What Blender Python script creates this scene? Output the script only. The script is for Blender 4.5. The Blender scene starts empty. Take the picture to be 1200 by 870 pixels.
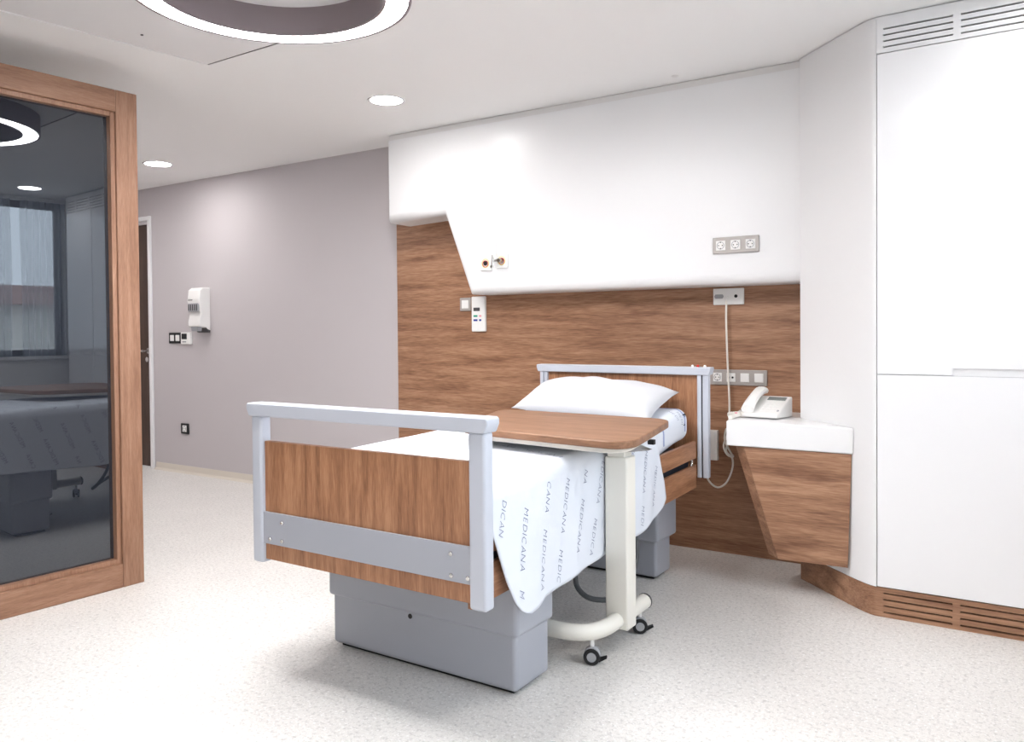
import bpy, bmesh, math, random
from mathutils import Vector, Matrix
random.seed(7)
S = bpy.context.scene
COL = S.collection

# ------------------------------------------------------------------ camera
cam_d = bpy.data.cameras.new('camera')
cam = bpy.data.objects.new('camera', cam_d)
COL.objects.link(cam)
YAW, PITCH, ROLL = 0.5823, -0.0173, -0.0085
fw = Vector((-math.sin(YAW)*math.cos(PITCH), math.cos(YAW)*math.cos(PITCH), math.sin(PITCH)))
rt = Vector((math.cos(YAW), math.sin(YAW), 0)); up = rt.cross(fw)
cr = rt*math.cos(ROLL) + up*math.sin(ROLL); cu = up*math.cos(ROLL) - rt*math.sin(ROLL)
M3 = Matrix((cr, cu, -fw)).transposed()
cam.matrix_world = Matrix.Translation((1.3031, -4.2992, 1.2173)) @ M3.to_4x4()
cam_d.sensor_fit = 'HORIZONTAL'; cam_d.sensor_width = 36
cam_d.lens = 949.2/1200*36
cam_d.shift_x = (600-593.857)/1200; cam_d.shift_y = -(435-402.433)/1200
cam_d.clip_start = 0.02
S.camera = cam

# ------------------------------------------------------------------ world, exposure
W = bpy.data.worlds.new('sky'); S.world = W; W.use_nodes = True
bg = W.node_tree.nodes['Background']
bg.inputs['Color'].default_value = (0.80, 0.90, 1.0, 1); bg.inputs['Strength'].default_value = 5.0
S.view_settings.view_transform = 'Standard'; S.view_settings.look = 'None'
S.view_settings.exposure = 0.1; S.view_settings.gamma = 1.0
S.view_settings.use_curve_mapping = False
RING_L, SPOT_L = 92.0, 108.0

XR = 2.0            # window wall
YB = -5.7           # wall behind the camera
XL = -7.0           # far end of the corridor
H = 2.5
WY0, WY1, WZ0, WZ1 = -4.3, -0.57, 1.0, 2.46      # window opening
pl = bpy.data.lights.new('window_portal', 'AREA'); pl.shape = 'RECTANGLE'
pl.size = WY1-WY0; pl.size_y = WZ1-WZ0; pl.cycles.is_portal = True
po = bpy.data.objects.new('window_portal', pl); COL.objects.link(po)
po.location = (XR+0.14, (WY0+WY1)/2, (WZ0+WZ1)/2)
po.rotation_euler = (math.pi/2, 0, math.pi/2)      # faces -X, into the room

# ------------------------------------------------------------------ helpers
class MB:
    """collects geometry, built as ONE mesh object"""
    def __init__(s): s.v = []; s.f = []
    def add(s, vs, fs):
        n = len(s.v); s.v += [tuple(a) for a in vs]; s.f += [tuple(i+n for i in f) for f in fs]; return s
    def box(s, x0, x1, y0, y1, z0, z1):
        return s.add([(x, y, z) for z in (z0, z1) for y in (y0, y1) for x in (x0, x1)],
                     [(0,2,3,1),(4,5,7,6),(0,1,5,4),(2,6,7,3),(0,4,6,2),(1,3,7,5)])
    def prism(s, pts, lo, hi, axis='z'):
        n = len(pts)
        def P(a, b, c):
            return (a, b, c) if axis == 'z' else (a, c, b) if axis == 'y' else (c, a, b)
        vs = [P(a, b, lo) for a, b in pts] + [P(a, b, hi) for a, b in pts]
        fs = [tuple(range(n)), tuple(range(2*n-1, n-1, -1))] + [(i, (i+1) % n, (i+1) % n+n, i+n) for i in range(n)]
        return s.add(vs, fs)
    def lathe(s, prof, c, n=32, axis='z', closed=False):
        """prof: (radius, height) list"""
        vs = []; m = len(prof)
        for r, h in prof:
            for k in range(n):
                a = 2*math.pi*k/n; p = (r*math.cos(a), r*math.sin(a), h)
                if axis == 'y': p = (p[0], p[2], p[1])
                if axis == 'x': p = (p[2], p[0], p[1])
                vs.append((p[0]+c[0], p[1]+c[1], p[2]+c[2]))
        fs = []
        for j in range(m if closed else m-1):
            j2 = (j+1) % m
            for k in range(n): fs.append((j*n+k, j*n+(k+1) % n, j2*n+(k+1) % n, j2*n+k))
        if not closed:
            fs.append(tuple(range(n))); fs.append(tuple(range(m*n-1, (m-1)*n-1, -1)))
        return s.add(vs, fs)
    def cyl(s, c, r, h, n=24, axis='z'): return s.lathe([(r, 0), (r, h)], c, n, axis)
    def tube(s, pts, r, n=10, smooth=6):
        P = [Vector(p) for p in pts]
        if smooth > 1 and len(P) > 2:
            Q = []
            for i in range(len(P)-1):
                p0 = P[i-1] if i else P[0]*2-P[1]; p1 = P[i]; p2 = P[i+1]
                p3 = P[i+2] if i+2 < len(P) else P[-1]*2-P[-2]
                for k in range(smooth):
                    t = k/smooth
                    Q.append(0.5*((2*p1)+(p2-p0)*t+(2*p0-5*p1+4*p2-p3)*t*t+(3*p1-p0-3*p2+p3)*t**3))
            Q.append(P[-1]); P = Q
        T = [((P[min(i+1, len(P)-1)]-P[max(i-1, 0)])).normalized() for i in range(len(P))]
        a = Vector((0, 0, 1)) if abs(T[0].z) < .9 else Vector((1, 0, 0))
        N = T[0].cross(a).normalized(); vs = []
        for i, p in enumerate(P):
            N = (N-T[i]*N.dot(T[i])).normalized(); B = T[i].cross(N)
            for k in range(n):
                w = 2*math.pi*k/n; vs.append(p+(N*math.cos(w)+B*math.sin(w))*r)
        m = len(P)
        fs = [(j*n+k, j*n+(k+1) % n, (j+1)*n+(k+1) % n, (j+1)*n+k) for j in range(m-1) for k in range(n)]
        fs += [tuple(range(n)), tuple(range(m*n-1, (m-1)*n-1, -1))]
        return s.add(vs, fs)
    def warp(s, fn): s.v = [tuple(fn(*p)) for p in s.v]; return s
    def build(s, name, mat, parent=None, bevel=0, seg=2, smooth=True, flip=True):
        me = bpy.data.meshes.new(name); me.from_pydata(s.v, [], s.f)
        if flip:
            b = bmesh.new(); b.from_mesh(me); bmesh.ops.recalc_face_normals(b, faces=b.faces); b.to_mesh(me); b.free()
        me.materials.append(mat)
        if smooth:
            for p in me.polygons: p.use_smooth = True
            me.set_sharp_from_angle(angle=math.radians(35))
        o = bpy.data.objects.new(name, me); COL.objects.link(o)
        if bevel:
            m = o.modifiers.new('bevel', 'BEVEL'); m.width = bevel; m.segments = seg; m.limit_method = 'ANGLE'
            m.angle_limit = math.radians(40); m.harden_normals = False
        if parent is not None:
            o.parent = parent
            w = Vector((0, 0, 0)); q = parent
            while q is not None: w += q.location; q = q.parent
            o.location = -w
        return o

def thing(name, label, cat, loc, group=None):
    o = bpy.data.objects.new(name, None); COL.objects.link(o); o.location = loc
    o.empty_display_size = .05
    return tag(o, label, cat, group)
def tag(o, label, cat, group=None):
    o['label'] = label; o['category'] = cat
    if group: o['group'] = group
    return o
def struct(o, label=None, cat=None):
    o['kind'] = 'structure'
    if label: o['label'] = label; o['category'] = cat
    return o

# ------------------------------------------------------------------ materials
def srgb(r, g, b):
    f = lambda c: c/12.92 if c <= .04045 else ((c+.055)/1.055)**2.4
    return (f(r/255), f(g/255), f(b/255), 1)
def mat(name, col, rough=.5, spec=.5, metal=0, bump=None, ior=1.5, emit=None, coat=0):
    m = bpy.data.materials.new(name); m.use_nodes = True
    nt = m.node_tree; p = nt.nodes['Principled BSDF']
    p.inputs['Base Color'].default_value = col; p.inputs['Roughness'].default_value = rough
    p.inputs['Metallic'].default_value = metal; p.inputs['IOR'].default_value = ior
    p.inputs['Specular IOR Level'].default_value = spec; p.inputs['Coat Weight'].default_value = coat
    if emit:
        p.inputs['Emission Color'].default_value = emit[0]; p.inputs['Emission Strength'].default_value = emit[1]
    # faint tonal variation so that no surface is one dead flat colour
    tc = nt.nodes.new('ShaderNodeTexCoord'); no = nt.nodes.new('ShaderNodeTexNoise')
    no.inputs['Scale'].default_value = bump[0] if bump else 3.0; no.inputs['Detail'].default_value = 3
    nt.links.new(tc.outputs['Object'], no.inputs['Vector'])
    if bump:
        b = nt.nodes.new('ShaderNodeBump'); b.inputs['Strength'].default_value = bump[1]; b.inputs['Distance'].default_value = .01
        nt.links.new(no.outputs['Fac'], b.inputs['Height']); nt.links.new(b.outputs['Normal'], p.inputs['Normal'])
    elif not emit:
        mr = nt.nodes.new('ShaderNodeMapRange'); mr.inputs['To Min'].default_value = max(rough-.03, 0); mr.inputs['To Max'].default_value = rough+.03
        nt.links.new(no.outputs['Fac'], mr.inputs['Value']); nt.links.new(mr.outputs['Result'], p.inputs['Roughness'])
    return m
def wood(name, axis, dark, mid, light, rough=.42, freq=1.0):
    m = bpy.data.materials.new(name); m.use_nodes = True
    nt = m.node_tree; p = nt.nodes['Principled BSDF']; L = nt.links.new
    tc = nt.nodes.new('ShaderNodeTexCoord'); mp = nt.nodes.new('ShaderNodeMapping')
    sc = {'x': (1.1, 9, 14), 'y': (14, 1.1, 14), 'z': (14, 14, 1.1)}[axis]
    mp.inputs['Scale'].default_value = [a*freq for a in sc]; L(tc.outputs['Object'], mp.inputs['Vector'])
    n1 = nt.nodes.new('ShaderNodeTexNoise'); n1.inputs['Scale'].default_value = 1.6; n1.inputs['Detail'].default_value = 5; n1.inputs['Roughness'].default_value = .62; n1.inputs['Distortion'].default_value = .5
    L(mp.outputs['Vector'], n1.inputs['Vector'])
    n2 = nt.nodes.new('ShaderNodeTexNoise'); n2.inputs['Scale'].default_value = 14; n2.inputs['Detail'].default_value = 3
    L(mp.outputs['Vector'], n2.inputs['Vector'])
    mx = nt.nodes.new('ShaderNodeMath'); mx.operation = 'MULTIPLY_ADD'; mx.inputs[1].default_value = .35
    L(n2.outputs['Fac'], mx.inputs[0])
    s2 = nt.nodes.new('ShaderNodeMath'); s2.operation = 'MULTIPLY'; s2.inputs[1].default_value = .65
    L(n1.outputs['Fac'], s2.inputs[0]); L(s2.outputs[0], mx.inputs[2])
    cr_ = nt.nodes.new('ShaderNodeValToRGB'); e = cr_.color_ramp.elements
    e[0].position = .36; e[0].color = dark; e[1].position = .63; e[1].color = light
    a = e.new(.5); a.color = mid
    L(mx.outputs[0], cr_.inputs['Fac']); L(cr_.outputs['Color'], p.inputs['Base Color'])
    b = nt.nodes.new('ShaderNodeBump'); b.inputs['Strength'].default_value = .05; b.inputs['Distance'].default_value = .004
    L(n2.outputs['Fac'], b.inputs['Height']); L(b.outputs['Normal'], p.inputs['Normal'])
    p.inputs['Roughness'].default_value = rough
    return m
def floor_mat():
    m = bpy.data.materials.new('speckled_vinyl'); m.use_nodes = True
    nt = m.node_tree; p = nt.nodes['Principled BSDF']; L = nt.links.new
    tc = nt.nodes.new('ShaderNodeTexCoord')
    def speck(scale, lo, hi):
        n = nt.nodes.new('ShaderNodeTexNoise'); n.inputs['Scale'].default_value = scale; n.inputs['Detail'].default_value = 2
        n.inputs['Roughness'].default_value = .7
        L(tc.outputs['Object'], n.inputs['Vector'])
        r = nt.nodes.new('ShaderNodeMapRange'); r.inputs['From Min'].default_value = lo; r.inputs['From Max'].default_value = hi
        L(n.outputs['Fac'], r.inputs['Value']); return r.outputs['Result']
    def mix(fac, a, b):
        x = nt.nodes.new('ShaderNodeMix'); x.data_type = 'RGBA'; L(fac, x.inputs[0])
        if isinstance(a, tuple): x.inputs[6].default_value = a
        else: L(a, x.inputs[6])
        x.inputs[7].default_value = b; return x.outputs[2]
    c = mix(speck(4, .3, .7), srgb(229, 226, 222), srgb(223, 220, 216))
    c = mix(speck(60, .50, .72), c, srgb(196, 193, 190))
    c = mix(speck(150, .60, .74), c, srgb(168, 165, 163))
    c = mix(speck(95, .56, .70), c, srgb(248, 247, 246))
    L(c, p.inputs['Base Color']); p.inputs['Roughness'].default_value = .38; p.inputs['Specular IOR Level'].default_value = .35
    return m
def sheer_mat():
    m = bpy.data.materials.new('sheer_voile'); m.use_nodes = True
    nt = m.node_tree; nt.nodes.remove(nt.nodes['Principled BSDF']); out = nt.nodes['Material Output']; L = nt.links.new
    tr = nt.nodes.new('ShaderNodeBsdfTransparent'); tl = nt.nodes.new('ShaderNodeBsdfTranslucent'); df = nt.nodes.new('ShaderNodeBsdfDiffuse')
    tl.inputs['Color'].default_value = srgb(225, 232, 238); df.inputs['Color'].default_value = srgb(215, 222, 228)
    m1 = nt.nodes.new('ShaderNodeMixShader'); m1.inputs[0].default_value = .25; L(tl.outputs[0], m1.inputs[1]); L(df.outputs[0], m1.inputs[2])
    m2 = nt.nodes.new('ShaderNodeMixShader'); m2.inputs[0].default_value = .35; L(tr.outputs[0], m2.inputs[1]); L(m1.outputs[0], m2.inputs[2])
    L(m2.outputs[0], out.inputs['Surface']); return m
def emis(name, col, st):
    m = bpy.data.materials.new(name); m.use_nodes = True
    nt = m.node_tree; nt.nodes.remove(nt.nodes['Principled BSDF'])
    e = nt.nodes.new('ShaderNodeEmission'); e.inputs['Color'].default_value = col; e.inputs['Strength'].default_value = st
    nt.links.new(e.outputs[0], nt.nodes['Material Output'].inputs['Surface']); return m

M = {}
M['floor'] = floor_mat()
M['ceiling'] = mat('ceiling_paint', srgb(249, 248, 247), .8, .2)
M['grey'] = mat('grey_wall_paint', srgb(198, 192, 194), .6, .3)
M['white_wall'] = mat('white_wall_paint', srgb(242, 241, 240), .7, .3)
M['white'] = mat('white_lacquer', srgb(240, 240, 241), .3, .4)
M['gloss'] = mat('white_gloss_lacquer', srgb(242, 242, 244), .12, .5)
M['plastic'] = mat('white_plastic', srgb(240, 239, 237), .35, .5)
M['cream'] = mat('cream_powder_coat', srgb(233, 230, 221), .35, .5)
M['silver'] = mat('silver_lacquer', srgb(192, 196, 206), .38, .5)
M['steel_grey'] = mat('grey_lacquer', srgb(166, 169, 178), .38, .5)
M['alu'] = mat('brushed_aluminium', srgb(170, 168, 166), .35, .5, .7)
M['sock_frame'] = mat('aluminium_frame', srgb(176, 170, 166), .4, .5, .2)
M['black'] = mat('black_rubber', srgb(28, 28, 30), .55, .4)
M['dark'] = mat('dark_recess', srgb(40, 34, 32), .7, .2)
M['darkgrey'] = mat('dark_grey_plastic', srgb(70, 68, 70), .5, .4)
M['midgrey'] = mat('mid_grey_plastic', srgb(165, 166, 170), .45, .4)
M['chrome'] = mat('polished_metal', srgb(215, 213, 210), .2, .5, 1.0)
M['wood_x'] = wood('walnut_veneer_horizontal', 'x', srgb(122, 84, 61), srgb(156, 115, 88), srgb(180, 139, 110))
M['wood_z'] = wood('walnut_veneer_vertical', 'z', srgb(132, 88, 60), srgb(162, 114, 82), srgb(184, 136, 102), freq=1.4)
M['wood_y'] = wood('walnut_veneer_along', 'y', srgb(132, 90, 64), srgb(158, 112, 82), srgb(178, 132, 100))
M['oak_z'] = wood('oak_frame_upright', 'z', srgb(128, 92, 70), srgb(146, 108, 85), srgb(160, 123, 100), freq=1.6)
M['oak_y'] = wood('oak_frame_crosswise', 'y', srgb(128, 92, 70), srgb(146, 108, 85), srgb(160, 123, 100), freq=1.6)
M['table_wood'] = wood('table_laminate', 'x', srgb(116, 80, 56), srgb(136, 98, 72), srgb(152, 112, 85), rough=.5)
M['door'] = wood('dark_door_veneer', 'z', srgb(62, 46, 38), srgb(76, 58, 48), srgb(88, 68, 57))
M['glass'] = mat('dark_tinted_glass', srgb(34, 37, 44), .0, .5, ior=1.9)
M['glass'].node_tree.nodes['Principled BSDF'].inputs['Roughness'].default_value = .01
M['glass'].node_tree.nodes['Principled BSDF'].inputs['Specular Tint'].default_value = (.90, .95, 1.0, 1)
for l in list(M['glass'].node_tree.links):
    if l.to_socket.name == 'Roughness': M['glass'].node_tree.links.remove(l)
M['linen'] = mat('white_linen', srgb(220, 224, 232), .85, .15, bump=(14, .12))
M['pillow'] = mat('white_pillowcase', srgb(208, 208, 211), .85, .15, bump=(10, .15))
M['print'] = mat('blue_grey_print', srgb(128, 135, 158), .85, .1)
M['stripe'] = mat('pale_blue_stripe', srgb(160, 170, 205), .85, .1)
M['ink'] = mat('dark_navy_print', srgb(30, 34, 50), .8, .1)
M['cord'] = mat('white_cable_sheath', srgb(238, 234, 226), .45, .4)
M['cable'] = mat('grey_cable_sheath', srgb(96, 98, 100), .5, .4)
M['ring_in'] = mat('taupe_lacquer', srgb(142, 130, 134), .5, .3)
M['ring_L'] = emis('ring_diffuser', (1.0, .985, .985, 1), RING_L)
M['spot_L'] = emis('downlight_diffuser', (1.0, .97, .955, 1), SPOT_L)
M['perf'] = mat('perforated_metal', srgb(238, 236, 236), .55, .3)
M['sheer'] = sheer_mat()
M['drape'] = mat('grey_drape_cloth', srgb(92, 88, 88), .9, .1)
M['pane'] = bpy.data.materials.new('window_glass'); M['pane'].use_nodes = True
_nt = M['pane'].node_tree; _nt.nodes.remove(_nt.nodes['Principled BSDF'])
_a = _nt.nodes.new('ShaderNodeBsdfTransparent'); _b = _nt.nodes.new('ShaderNodeBsdfGlossy'); _b.inputs['Roughness'].default_value = .02
_m = _nt.nodes.new('ShaderNodeMixShader'); _f = _nt.nodes.new('ShaderNodeFresnel'); _f.inputs[0].default_value = 1.3
_nt.links.new(_f.outputs[0], _m.inputs[0]); _nt.links.new(_a.outputs[0], _m.inputs[1]); _nt.links.new(_b.outputs[0], _m.inputs[2])
_nt.links.new(_m.outputs[0], _nt.nodes['Material Output'].inputs['Surface'])
M['red'] = mat('red_plastic', srgb(200, 40, 40), .4)
M['green'] = mat('green_plastic', srgb(50, 160, 130), .4)
M['blue'] = mat('blue_plastic', srgb(40, 60, 150), .4)
M['yellow'] = mat('pale_yellow_ring', srgb(232, 224, 150), .4)
M['pink'] = mat('pink_plastic', srgb(235, 170, 180), .4)
M['lcd'] = mat('grey_display', srgb(120, 126, 124), .25)
M['render'] = mat('outdoor_render', srgb(225, 220, 212), .8)
M['rooftile'] = mat('outdoor_roof', srgb(150, 118, 110), .8)
M['ground'] = mat('outdoor_paving', srgb(140, 140, 138), .9)

# ------------------------------------------------------------------ the room
struct(MB().box(XL-.2, XR+.2, YB-.2, .2, -.12, 0).build('floor', M['floor'], smooth=False), 'pale speckled vinyl floor', 'floor')
struct(MB().box(XL-.2, XR+.2, YB-.2, .2, H, H+.12).build('ceiling', M['ceiling'], smooth=False), 'smooth off-white painted ceiling', 'ceiling')
DX0, DX1, DZ = -6.32, -5.335, 2.215          # door opening
wb = MB().box(DX1, XR+.2, 0, .2, 0, H).box(XL-.2, DX0, 0, .2, 0, H).box(DX0, DX1, 0, .2, DZ, H)
struct(wb.build('wall_back', M['grey'], smooth=False), 'lavender grey painted wall with the soap dispenser', 'wall')
struct(MB().box(XL-.2, XL, YB, 0, 0, H).build('wall_left', M['grey'], smooth=False), 'grey end wall of the corridor', 'wall')
struct(MB().box(XL-.2, XR+.2, YB-.2, YB, 0, H).build('wall_front', M['white_wall'], smooth=False), 'plain white wall facing the bed', 'wall')
wr = MB().box(XR, XR+.2, YB, WY0, 0, H).box(XR, XR+.2, WY1, 0, 0, H).box(XR, XR+.2, WY0, WY1, 0, WZ0).box(XR, XR+.2, WY0, WY1, WZ1, H)
struct(wr.build('wall_right', M['white_wall'], smooth=False), 'white wall with the wide window', 'wall')
# coved skirting on the grey wall
sk = MB().prism([(0.0, 0), (-.035, 0), (-.028, .004), (-.012, .016), (-.006, .055), (-.004, .062), (0, .062)], DX1+.06, -2.42, 'x')
struct(sk.build('baseboard_back', mat('skirting_vinyl', srgb(214, 206, 194), .5)), 'low coved skirting along the grey wall', 'skirting')

# door in the grey wall
d = struct(MB().box(DX0+.03, DX1-.03, .03, .07, .005, DZ-.03).build('door_1', M['door']), 'dark brown wooden door in the grey wall', 'door')
fr = MB().box(DX0, DX0+.03, -.005, .1, 0, DZ).box(DX1-.03, DX1, -.005, .1, 0, DZ).box(DX0, DX1, -.005, .1, DZ-.03, DZ)
fr.build('door_frame', M['grey'], d, bevel=.002)
ar = MB().box(DX1, DX1+.035, -.022, .0, 0, DZ).box(DX0-.035, DX0, -.022, 0, 0, DZ).box(DX0-.035, DX1+.035, -.022, 0, DZ, DZ+.035)
ar.build('architrave', M['white'], d, bevel=.003)
hd = MB().cyl((DX1-.075, -.03, 1.05), .011, .06, 14, 'y').tube([(DX1-.075, -.03, 1.05), (DX1-.10, -.035, 1.05), (DX1-.19, -.035, 1.048)], .010, 10, 4)
h = hd.build('door_handle', M['chrome'], d)
MB().lathe([(.026, 0), (.026, .008), (.02, .012)], (DX1-.075, .018, 1.05), 20, 'y').build('rose', M['chrome'], h)
MB().lathe([(.024, 0), (.024, .008), (.014, .02)], (DX1-.085, .012, .972), 20, 'y').build('lock_cylinder', M['chrome'], d)

# window in the right hand wall, with panes
win = struct(MB().box(XR+.06, XR+.12, WY0, WY1, WZ0, WZ0+.06).box(XR+.06, XR+.12, WY0, WY1, WZ1-.06, WZ1)
             .box(XR+.06, XR+.12, WY0, WY0+.06, WZ0, WZ1).box(XR+.06, XR+.12, WY1-.06, WY1, WZ0, WZ1).build('window_1', M['darkgrey'], bevel=.004),
             'wide window with grey frame beside the wardrobe', 'window')
nm = 5; wst = (WY1-WY0)/nm
for i in range(1, nm): MB().box(XR+.065, XR+.115, WY0+i*wst-.03, WY0+i*wst+.03, WZ0, WZ1).build('mullion', M['darkgrey'], win)
for i in range(nm): MB().box(XR+.085, XR+.095, WY0+i*wst+.03, WY0+(i+1)*wst-.03, WZ0+.06, WZ1-.06).build('pane', M['pane'], win)
MB().box(XR-.06, XR+.06, WY0-.03, WY1+.03, WZ0-.03, WZ0).build('window_sill', M['white'], win, bevel=.004)
# outside
o = struct(MB().box(XR+.5, 60, -50, 50, -5.2, -5).build('ground', M['ground'], smooth=False), 'grey paving far below the window', 'ground')
hs = thing('house', 'white house with a reddish brown roof beyond the window', 'building', (22, 6, -5))
MB().box(18, 28, 0, 14, -5, 2.0).build('wall', M['render'], hs, smooth=False)
MB().prism([(17.5, 2.0), (28.5, 2.0), (23, 2.8)], -.6, 14.6, 'y').build('roof', M['rooftile'], hs, smooth=False)
for k in range(5): MB().box(17.95, 18.02, .9+k*2.6, 2.2+k*2.6, -2.6, -1.0).build('window', M['darkgrey'], hs)

# curtains hanging at the window
def curtain(name, y0, y1, z0, z1, amp, nf, m, label, cat, xc, grp=None):
    n = nf*10; vs = []; fs = []
    for j in range(9):
        z = z0+(z1-z0)*j/8
        for i in range(n+1):
            t = i/n; w = 1-.25*j/8
            vs.append((xc+amp*w*math.sin(t*nf*2*math.pi+.6*math.sin(3*t))+.004*math.sin(9*t+j), y0+(y1-y0)*t+.006*math.sin(j*.7+t*11), z))
    for j in range(8):
        for i in range(n): fs.append((j*(n+1)+i, j*(n+1)+i+1, (j+1)*(n+1)+i+1, (j+1)*(n+1)+i))
    b = MB().add(vs, fs); o = b.build(name, m); o.data.materials[0] = m
    return tag(o, label, cat, grp)
curtain('sheer_curtain', -.98, -.585, 1.005, 2.45, .028, 7, M['sheer'], 'white sheer curtain beside the dark drape', 'curtain', XR-.07)
curtain('sheer_curtain', -1.75, -1.06, 1.005, 2.45, .03, 11, M['sheer'], 'white sheer curtain hanging in the middle of the window', 'curtain', XR-.07)
curtain('drape', -.60, -.50, .02, 2.46, .022, 3, M['drape'], 'dark grey drape hanging against the white wardrobe', 'curtain', XR-.15)

# corridor wall behind the glazed partition (keeps the room beyond it dark)
TH = -.056; PX, PY = -2.341, -1.994
def part_pt(s, n):            # s metres forward along the partition, n metres out of its face (+X side)
    return (PX+math.sin(TH)*s+math.cos(TH)*n, PY-math.cos(TH)*s+math.sin(TH)*n)
struct(MB().box(XL, -3.3, PY-.22, PY-.12, 0, H).build('wall_corridor', M['grey'], smooth=False), 'grey wall closing the corridor behind the glazed partition', 'wall')
def pbox(mb, s0, s1, n0, n1, z0, z1):
    return mb.prism([part_pt(s0, n0), part_pt(s1, n0), part_pt(s1, n1), part_pt(s0, n1)], z0, z1)
PT, PLEN = 2.365, 3.2
gp = thing('glazed_partition', 'dark glass partition in a broad oak frame standing on the floor', 'partition', (PX, PY, 0))
pbox(MB(), 0, .105, -.10, 0, 0, PT).build('frame_post', M['oak_z'], gp, bevel=.004)
pbox(MB(), PLEN-.105, PLEN, -.10, 0, 0, PT).build('frame_post', M['oak_z'], gp, bevel=.004)
pbox(MB(), .105, PLEN-.105, -.10, 0, PT-.105, PT).build('frame_rail', M['oak_y'], gp, bevel=.004)
pbox(MB(), .105, PLEN-.105, -.10, 0, 0, .115).build('frame_rail', M['oak_y'], gp, bevel=.004)
bd = MB(); w = .022
pbox(bd, .105, .105+w, -.05, -.012, .115, PT-.105); pbox(bd, PLEN-.105-w, PLEN-.105, -.05, -.012, .115, PT-.105)
pbox(bd, .105+w, PLEN-.105-w, -.05, -.012, .115, .115+w); pbox(bd, .105+w, PLEN-.105-w, -.05, -.012, PT-.105-w, PT-.105)
bd.build('glazing_bead', M['oak_z'], gp, bevel=.002)
pbox(MB(), .115, PLEN-.115, -.062, -.045, .125, PT-.115).build('pane', M['glass'], gp, smooth=False)

# ------------------------------------------------------------------ headwall
wp = MB().box(-2.419, .339, -.022, -.001, 0.0, 2.05).build('wood_wall_panel', M['wood_x'], bevel=.0015)
tag(wp, 'walnut wall panel with horizontal grain behind the bed', 'wall panel')
outl = [(-2.295, 2.462), (-2.295, 1.925), (-1.832, 1.943), (-1.638, 1.435), (.339, 1.435), (.339, 2.462)]
wpl = MB().prism(outl, -.25, -.023, 'y').build('bulkhead_panel', M['white'])
bm_ = wpl.modifiers.new('bevel', 'BEVEL'); bm_.width = .05; bm_.segments = 8; bm_.limit_method = 'WEIGHT'
att = wpl.data.attributes.new('bevel_weight_edge', 'FLOAT', 'EDGE')
for e in wpl.data.edges:
    a, b = [wpl.data.vertices[i].co for i in e.vertices]
    if a.y < -.2 and b.y < -.2 and (a.z+b.z)/2 < 2.3 and abs(a.x-.339)+abs(b.x-.339) > .01:
        att.data[e.index].value = 1.0 if (a.z+b.z)/2 < 2.0 else .35
tag(wpl, 'white moulded wall panel with a slanted notch above the bed', 'wall panel')
struct(MB().box(-2.285, .339, -.241, -.001, 2.462, H-.003).build('trim_1', mat('shadow_gap', srgb(232, 230, 229), .6), smooth=False), 'recessed grey strip between ceiling and white wall panel', 'trim')

# angled wall + built-in wardrobe
P1 = (.341, -.272); yc = -.628; CX = .704
def arc_pts(off=0.0):
    a = Vector((.341-CX, -.272-yc)).normalized(); c = Vector((CX, yc)); p0 = c+a*.12; p2 = c+Vector((.029, 0)); out = []
    for i in range(9):
        t = i/8; out.append(p0*(1-t)**2+c*2*t*(1-t)+p2*t*t)
    return [(p.x, p.y) for p in out]
AW = [P1]+arc_pts()
XD = .733
aw_poly = [(.341, -.003)]+[p for p in AW if p[0] < XD]+[(XD, yc), (XD, -.003)]
struct(MB().prism(aw_poly, .124, H-.004).build('wall_angled', M['white']), 'white angled wall beside the hanging shelf', 'wall')
XE = 1.80
wd = thing('built_in_wardrobe', 'tall white built-in wardrobe with slotted vents and wooden plinth', 'wardrobe', (1.3, yc, 0))
MB().box(XD+.001, XE, yc+.016, -.01, .124, 2.345).build('carcass', M['white'], wd, smooth=False)
DW = (XE-XD)/2
for i in range(2):
    a, b = XD+.003+i*DW, XD+i*DW+DW-.001
    dn = MB().box(a, b, yc, yc+.014, .126, 1.0145).build('door', M['gloss'], wd, bevel=.0015)
    # upper door with a recessed finger pull along part of its lower edge
    g0, g1 = a+.275, a+.275+.26
    MB().box(a, g0, yc, yc+.014, 1.018, 1.046).box(g1, b, yc, yc+.014, 1.018, 1.046).box(a, b, yc, yc+.014, 1.046, 2.343).build('door', M['gloss'], wd, smooth=False)
    MB().box(g0, g1, yc+.009, yc+.0135, 1.0155, 1.0455).build('finger_pull', M['white'], wd)
def vent_plate(z0, z1, s0, s1, m, mslat, name, x0, x1, groups, nsl, dep):
    """plate with one opening per group, filled with slats so that nsl slots stay open"""
    xs = [x0]
    for g in groups: xs += list(g)
    xs.append(x1); p = MB()
    p.box(x0, x1, yc, yc+dep, z0, s0).box(x0, x1, yc, yc+dep, s1, z1)
    for i in range(0, len(xs), 2): p.box(xs[i], xs[i+1], yc, yc+dep, s0, s1)
    pl_ = p.build(name, m, wd, smooth=False)
    pitch = (s1-s0)/nsl*1.0; slot = .0065
    gap = (s1-s0-nsl*slot)/(nsl-1)
    for g in groups:
        for k in range(nsl-1):
            z = s0+slot+k*(gap+slot)
            MB().box(g[0], g[1], yc+.001, yc+dep, z, z+gap).build('slat', mslat, pl_, smooth=False)
    return pl_
G = [(.759, 1.013), (1.04, 1.294), (1.321, 1.575), (1.602, 1.775)]
vent_plate(2.347, H-.004, 2.366, 2.447, M['white'], M['white'], 'vent_fascia', XD+.001, XE, G, 4, .014)
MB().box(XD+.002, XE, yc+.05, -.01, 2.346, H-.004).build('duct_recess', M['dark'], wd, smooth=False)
vent_plate(.0, .122, .0165, .1035, M['wood_x'], M['wood_x'], 'plinth', XD+.02, XE, G, 4, .014)
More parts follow.
